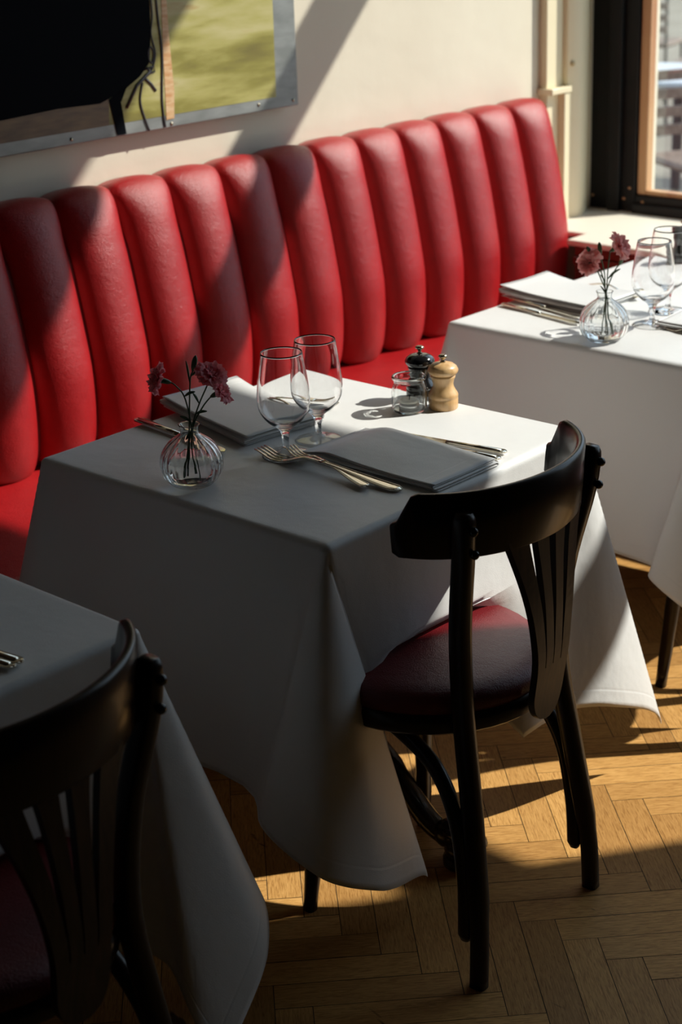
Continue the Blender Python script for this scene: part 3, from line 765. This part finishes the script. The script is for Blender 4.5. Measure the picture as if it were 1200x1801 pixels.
def knife_b():
    m = MB(); n = 14
    P = [(0,-.125*i/n,.0038) for i in range(n+1)]
    b0 = 0
    for i in range(n+1):
        t = i/n; w_ = .0185*min(1, math.sqrt(max(t,.0)/.10+.01)) if t < .1 else .0185-.003*(t-.1)
        y = -.125*t
        for a, b in ((-w_/2+(.5-.5*min(t/.1,1))*.006, .0), (w_/2,-.0007),(w_/2,.0007)): m.v.append(Vector((a,y,.0040+b)))
    for i in range(n):
        for k in range(3): m.f.append((i*3+k, i*3+(k+1)%3, (i+1)*3+(k+1)%3, (i+1)*3+k))
    m.f.append((2,1,0)); m.f.append((n*3,n*3+1,n*3+2))
    root = fix_normals(m.build('table_knife', M['steel'], None, False))
    h = MB(); handle(h, -.122, -.235, lambda t: .0042, .0105, .0195)
    h.tube([(0,-.118,.0042),(0,-.235+.01,.0042)], [.0042,.0050], 10, (.8,1.2)); fix_normals(h.build('handle', M['steel'], root, True))
    return root
def spoon_b():
    m = MB(); NS_, n = 10, 12
    for i in range(n+1):
        a = PI*i/n; y = -.03+.03*math.cos(a); w_ = .019*math.sin(a)**.8+.0004
        for k in range(NS_+1):
            u = -1+2*k/NS_; m.v.append(Vector((w_*u, y, .0115-.010*(1-u*u)*math.sin(a))))
    for i in range(n):
        for k in range(NS_): a = i*(NS_+1)+k; m.f.append((a,a+1,a+NS_+2,a+NS_+1))
    o_ = MB(); zf = lambda y: .0115+.008*sm(y,.06,.10)-.017*sm(y,.11,.21)
    m2 = m
    P = [(0,-.058-.05*i/8, zf(.058+.05*i/8)) for i in range(9)]
    ribbon(m2, P, [.008]+[.006]*8, .0024); handle(m2, -.107, -.210, lambda t: zf(.107+.103*t))
    o = m2.build('spoon', M['steel'], None, True); md = o.modifiers.new('thickness','SOLIDIFY'); md.thickness = .0009
    return o
def ang(a, b): return math.atan2(b[1]-a[1], b[0]-a[0])
KG, FG = 'table knives', 'table forks'
place('fork', fork_b, 'table_fork', 'fork with tines farthest left before the middle table glasses, handle under the napkin', (1.940,2.028,.7525), ang((1.940,2.028),(1.948,1.70)), 'fork', 1.38, FG)
place('fork', fork_b, 'table_fork', 'shorter fork lying across the other one, tines at the front wine glass foot', (1.976,1.990,.7565), ang((1.973,1.993),(1.916,1.755)), 'fork', 1.04, FG)
place('knife', knife_b, 'table_knife', 'outer knife, in the sun right of the napkin before the chair', (2.162,1.915), ang((2.156,1.911),(2.193,1.673)), 'knife', 1.03, KG)
place('knife', knife_b, 'table_knife', 'inner knife, against the right side of the napkin before the chair', (2.146,1.893), ang((2.145,1.893),(2.166,1.66)), 'knife', .98, KG)
place('knife', knife_b, 'table_knife', 'knife passing behind the ribbed carnation vase on the shaded table half', (1.903,2.077), ang((1.903,2.077),(1.932,2.352)), 'knife', 1.18, KG)
place('fork', fork_b, 'table_fork', 'fork seen behind the front wine glass, beyond the far napkin', (2.218,2.095), ang((2.218,2.095),(2.130,2.325)), 'fork', 1.04, FG)
place('knife', knife_b, 'table_knife', 'outer of two knives left of the sunlit napkin, window table', (2.990,2.072), ang((2.99,2.072),(3.031,2.323)), 'knife', 1.08, KG)
place('knife', knife_b, 'table_knife', 'inner of two knives left of the sunlit napkin, partly under it', (3.036,2.100), ang((3.036,2.10),(3.088,2.343)), 'knife', 1.05, KG)
place('spoon', spoon_b, 'spoon', 'spoon beyond the far vase, handle towards the red panelling', (3.253,2.085), ang((3.253,2.085),(3.285,2.27)), 'spoon', 1.0, 'spoons')
place('spoon', spoon_b, 'spoon', 'spoon lying between the two wine glasses and the far napkin, middle table', (2.128,2.075), ang((2.128,2.075),(2.165,2.30)), 'spoon', 1.0, 'spoons')
place('fork', fork_b, 'table_fork', 'fork beneath the wine glasses at the right edge, sunlit table', (3.078,1.915), ang((3.11,1.961),(3.06,1.72)), 'fork', .95, FG)
place('knife', knife_b, 'table_knife', 'knife on the lower left table, its handle end farther from the chair rail', (1.118,1.927), ang((1.13,1.80),(1.144,1.677)), 'knife', 1.08, KG)
place('knife', knife_b, 'table_knife', 'knife on the lower left table, its handle end lower and farther left', (1.098,1.905), ang((1.10,1.80),(1.119,1.673)), 'knife', 1.0, KG)

# ---------------------------------------------------------------- glasses, vases, jar, mills
ZT = .7518
gp = [(.0005,0),(.0400,.0),(.0412,.0012),(.040,.0026),(.020,.0050),(.0095,.0085),(.0062,.014),(.0058,.024),(.0070,.036),(.0098,.046),(.017,.0535),(.031,.064),(.0425,.080),(.0468,.098),(.0462,.120),(.0425,.150),(.0372,.186),
      (.0364,.1865),(.0360,.186),(.0413,.150),(.0450,.120),(.0456,.098),(.0414,.081),(.030,.0665),(.0165,.0585),(.0005,.057)]
gpc = [(max(q.x,.0004), q.z) for q in cr([(a,0,b) for a,b in gp], 3)]
m = MB(); m.lathe(gpc, 64); g0 = fix_normals(m.build('wine_glass', M['wineglass'], None, True)); g0.location = (1.967,1.988,ZT)
tag(g0, 'empty stemmed wine glass in front, its foot by the fork tines', 'wine glass', 'stemmed wine glasses')
for (x, y, lb) in ((2.062,1.998,'empty stemmed wine glass behind the other, nearer the candle jar'),
                   (3.082,1.945,'left wine glass on the sunlit window table, beside the far vase'),
                   (3.205,1.982,'right wine glass on the sunlit window table, cut by the picture edge')):
    g = g0.copy(); C.objects.link(g); g.location = (x,y,ZT); g['label'] = lb
vp = [(.0005,.0),(.030,.0),(.0375,.0035),(.0465,.017),(.0508,.036),(.0480,.054),(.0395,.070),(.0275,.0815),(.0180,.0885),(.0155,.093),(.0155,.0985),(.0172,.1035),(.0185,.106)]
vi = [(.0165,.106),(.0150,.1030),(.0135,.0985),(.0133,.093),(.0155,.0875),(.0245,.080),(.0365,.068),(.0450,.0535),(.0480,.036),(.0435,.018),(.034,.0065),(.0005,.0055)]
def rib(a, z): return .065*abs(math.cos(a*8))**1.5*sm(z,.0,.02)*(1-sm(z,.070,.090))
def make_vase(label, loc):
    m = MB(); P = [(max(q.x,.0004), q.z) for q in cr([(a,0,b) for a,b in vp], 3)]+[(max(q.x,.0004), q.z) for q in cr([(a,0,b) for a,b in vi], 3)]
    m.lathe(P, 128, mod=rib); v = fix_normals(m.build('flower_vase', M['vaseglass'], None, True)); v.location = loc
    m = MB(); P = [(.0005,.0062),(.033,.0068),(.043,.018),(.0472,.034),(.0468,.0445),(.0460,.0455),(.0005,.0452)]
    m.lathe(P, 64); fix_normals(m.build('water', M['water'], v, True))
    return tag(v, label, 'vase', 'ribbed glass bud vases')
make_vase('ribbed round glass vase with dark pink carnations, on the middle table', (1.765,2.013,ZT))
make_vase('ribbed round glass vase with pale pink carnations, on the sunlit window table', (2.924,1.965,ZT))
m = MB(); jp = [(.0005,.0),(.027,.0),(.0315,.003),(.0335,.010),(.0340,.030),(.0330,.042),(.0295,.053),(.0285,.057),(.0300,.061),(.0325,.064),(.0330,.067),(.0315,.0695),(.0290,.0695),(.0265,.064),(.0258,.057),(.0275,.051),(.0305,.041),(.0312,.030),(.0308,.011),(.0285,.0055),(.0005,.0045)]
m.lathe([(max(q.x,.0004),q.z) for q in cr([(a,0,b) for a,b in jp], 3)], 64); jar = fix_normals(m.build('candle_jar', M['jarglass'], None, True)); jar.location = (2.293,1.978,ZT)
tag(jar, 'small open glass jar with a white tealight inside, by the mills', 'jar')
tl = empty('tealight', 'white tealight candle standing inside the small glass jar', 'candle', (2.293,1.978,ZT+.0055))
m = MB(); m.lathe([(.0005,0),(.0192,0),(.0196,.0125),(.0190,.0125),(.0186,.001),(.0005,.001)], 32); m.build('cup', M['alu'], tl, True)
m = MB(); m.lathe([(.0005,.0015),(.0184,.0015),(.0186,.0150),(.0165,.0172),(.006,.0160),(.0005,.0158)], 32); m.build('wax', M['candle'], tl, True)
m = MB(); m.tube([(0,0,.015),(.001,0,.021),(.0025,.0005,.0245)], .0008, 6); m.build('wick', M['pblack'], tl, True)
def make_mill(label, loc, mt, group, h=1.0):
    t = empty('pepper_mill', label, 'mill', loc, 0.4, group)
    bp_ = [(.0005,.0),(.0270,.0),(.0282,.002),(.0284,.0195),(.0272,.0210),(.0282,.0228),(.0288,.0265),(.0275,.0300),(.0240,.0355),(.0205,.0420),(.0195,.0480),(.0210,.0560),(.0235,.0615),(.0236,.0655),(.0005,.0658)]
    m = MB(); m.lathe(bp_, 40); fix_normals(m.build('body', mt, t, True))
    hp = [(.0005,.0664),(.0235,.0664),(.0262,.0685),(.0288,.0725),(.0292,.0765),(.0265,.0815),(.0262,.0822),(.0205,.0868),(.0120,.0895),(.0005,.0905)]
    m = MB(); m.lathe(hp, 40); fix_normals(m.build('head', mt, t, True))
    kp = [(.0005,.0895),(.0055,.0905),(.0035,.0930),(.0030,.0960),(.0055,.0985),(.0086,.1010),(.0088,.1030),(.0060,.1052),(.0005,.1056)]
    m = MB(); m.lathe(kp, 24); fix_normals(m.build('knob', M['nickel'], t, True))
    return t
mw = make_mill('light wooden mill with a metal knob, beside the candle jar', (2.345,1.937,ZT), M['maple'], 'pepper and salt mills')
mk = make_mill('black lacquered mill behind the candle jar and the wooden mill', (2.366,2.012,ZT), M['blackl'], 'pepper and salt mills')
dup(mk, (3.655,2.222,ZT), 0, 'black mill at the far corner of the sunlit table, at the right picture edge')

# ---------------------------------------------------------------- carnations
R2 = Vector((.687,-.727,0)); F2 = Vector((.727,.687,0))
def bloom_mesh(seed, r=.022):
    rnd = random.Random(seed); m = MB()
    for ring, (cnt, tilt, rr) in enumerate(((7,1.25,1.0),(6,.95,.85),(5,.6,.68),(4,.3,.5))):
        for k in range(cnt):
            a0 = 2*PI*(k+rnd.random()*.5)/cnt; NU, NV = 9, 6; b0 = len(m.v)
            tl_ = tilt+rnd.uniform(-.15,.15); ln = r*rr*rnd.uniform(.9,1.15)
            for j in range(NV+1):
                v = j/NV
                for i in range(NU+1):
                    u = -1+2*i/NU; wd = ln*.62*(.25+.75*v)
                    rad = ln*v*(1-.12*u*u); fr = .0022*v*v*math.sin(u*9+k+ring)+.0016*v*math.sin(u*17+seed+k)
                    curl = tl_*(.45+.55*v)
                    x_ = wd*u; h_ = rad*math.cos(curl)+fr; o_ = rad*math.sin(curl)
                    if j == NV: o_ += .0012*((i % 2)*2-1)
                    m.v.append(Vector((o_*math.cos(a0)-x_*math.sin(a0), o_*math.sin(a0)+x_*math.cos(a0), h_)))
            for j in range(NV):
                for i in range(NU): q = b0+j*(NU+1)+i; m.f.append((q,q+1,q+NU+2,q+NU+1))
    return m
def orient(m, d, c):
    d = Vector(d).normalized(); q = Vector((0,0,1)).rotation_difference(d)
    m.v = [q @ v + Vector(c) for v in m.v]; return m
def flower(label, base, pts, seed, petals, group, bloom=True, face=None, r=.022, leaves=()):
    """pts: list of (right, height, depth) from base"""
    t = empty('carnation', label, 'flower', base, 0, group)
    W3 = [R2*a+Vector((0,0,b))+F2*c for a,b,c in pts]
    S = cr(W3, 8); m = MB(); m.tube(S, [.0013]*(len(S)-4)+[.0013,.0012,.0012,.0012], 8); m.build('stem', M['green'], t, True)
    end = S[-1]; d = (S[-1]-S[-5]).normalized() if face is None else (R2*face[0]+Vector((0,0,face[1]))+F2*face[2]).normalized()
    m = MB(); k = 1 if bloom else 1
    m.lathe([(.0005,-.001),(.0022,.0),(.0042,.006),(.0048,.013),(.0046,.019),(.0034 if not bloom else .0052,.024),(.0006 if not bloom else .0045,.028 if not bloom else .024)], 14); orient(m, d, end); m.build('calyx', M['green'], t, True)
    if bloom:
        m = bloom_mesh(seed, r); orient(m, d, end+d*.017); m.build('bloom', petals, t, True)
    elif petals:
        m = MB(); m.lathe([(.0005,0),(.0028,.003),(.0022,.008),(.0004,.011)], 10); orient(m, d, end+d*.020); m.build('bud_tip', petals, t, True)
    for (idx, dr, dz, df, ln) in leaves:
        p = S[idx]; dd = (R2*dr+Vector((0,0,dz))+F2*df).normalized(); m = MB()
        q = cr([p, p+dd*ln*.5+Vector((0,0,ln*.10)), p+dd*ln], 5); n = len(q)
        m.tube(q, [.0006+.0021*math.sin(PI*i/(n-1)) for i in range(n)], 6, (1,.35)); m.build('leaf', M['green'], t, True)
    return t
G1, G2 = 'dark pink carnations in the middle vase', 'pale pink carnations in the far vase'
B1 = (1.765,2.013,ZT+.006)
flower('drooping dark pink carnation leaning left from the middle table vase', B1, [(.012,.006,.0),(.006,.06,0),(.004,.095,0),(.000,.130,0),(-.006,.155,-.004),(-.018,.172,-.008),(-.024,.176,-.008)], 3, M['pinkd'], G1, True, (-1,.42,-.35), .027, [(30,1,.35,.2,.02),(18,-1,.6,.0,.02)])
flower('dark pink carnation leaning right, highest bloom of the middle vase', B1, [(-.006,.012,0),(-.002,.06,0),(.006,.098,0),(.020,.135,0),(.032,.160,-.002),(.036,.168,-.002)], 8, M['pinkd'], G1, True, (.35,.85,-.45), .029, [(24,-.5,1,0,.022),(20,1,.2,0,.02)])
flower('tall dark green carnation bud stem between the two middle vase blooms', B1, [(-.010,.010,0),(-.004,.06,0),(.001,.1,0),(.004,.14,0),(.008,.178,0),(.013,.192,0)], 5, None, G1, False, (.25,1,0), .02, [(34,1,.5,0,.026),(30,-.1,1,0,.04)])
flower('second dark pink carnation bloom low at the right of the middle vase', B1, [(.004,.014,.004),(.002,.06,0),(.008,.098,0),(.026,.13,0),(.040,.146,.002)], 12, M['pinkd'], G1, True, (.8,.45,-.3), .023, [(14,-.2,-.3,0,.022)])
B2 = (2.924,1.965,ZT+.006)
flower('pale pink carnation at the left of the far vase, facing the bench', B2, [(.014,.010,0),(.008,.06,0),(.004,.095,0),(-.010,.130,0),(-.022,.158,.0)], 21, M['pinkl'], G2, True, (-.55,.35,-.7), .028, [(14,-.6,1,0,.03)])
flower('pale pink carnation at the top right of the far vase', B2, [(-.004,.012,0),(.0,.06,0),(.004,.1,0),(.006,.15,0),(.010,.185,.004)], 25, M['pinkl'], G2, True, (.75,.5,-.45), .031, [(20,1,.8,0,.035)])
flower('green carnation bud at the far left of the far vase', B2, [(.008,.010,0),(.004,.06,0),(.002,.1,0),(-.008,.140,-.004),(-.026,.176,-.006)], 1, None, G2, False, (-.55,.85,0))
flower('green carnation bud upright in the middle of the far vase', B2, [(.004,.010,0),(.003,.06,0),(.001,.1,0),(-.002,.14,-.004),(-.012,.180,-.006)], 2, None, G2, False, (-.1,1,0), .02, [(20,-.5,.8,0,.02)])
flower('green carnation bud leaning right in the far vase, with a white tip', B2, [(.004,.010,0),(.003,.06,0),(.004,.1,0),(.020,.145,-.004),(.030,.158,-.006)], 2, M['pinkl'], G2, False, (.3,1,0))

# ---------------------------------------------------------------- light through the glassware
for o in bpy.data.objects:
    n_ = o.name.split('.')[0]
    if n_ in ('wine_glass', 'flower_vase', 'candle_jar'): o.cycles.is_caustics_caster = True
    if n_ in ('tablecloth', 'napkin', 'wax', 'cup', 'stem', 'leaf', 'body'): o.cycles.is_caustics_receiver = True
sl.cycles.is_caustics_light = True
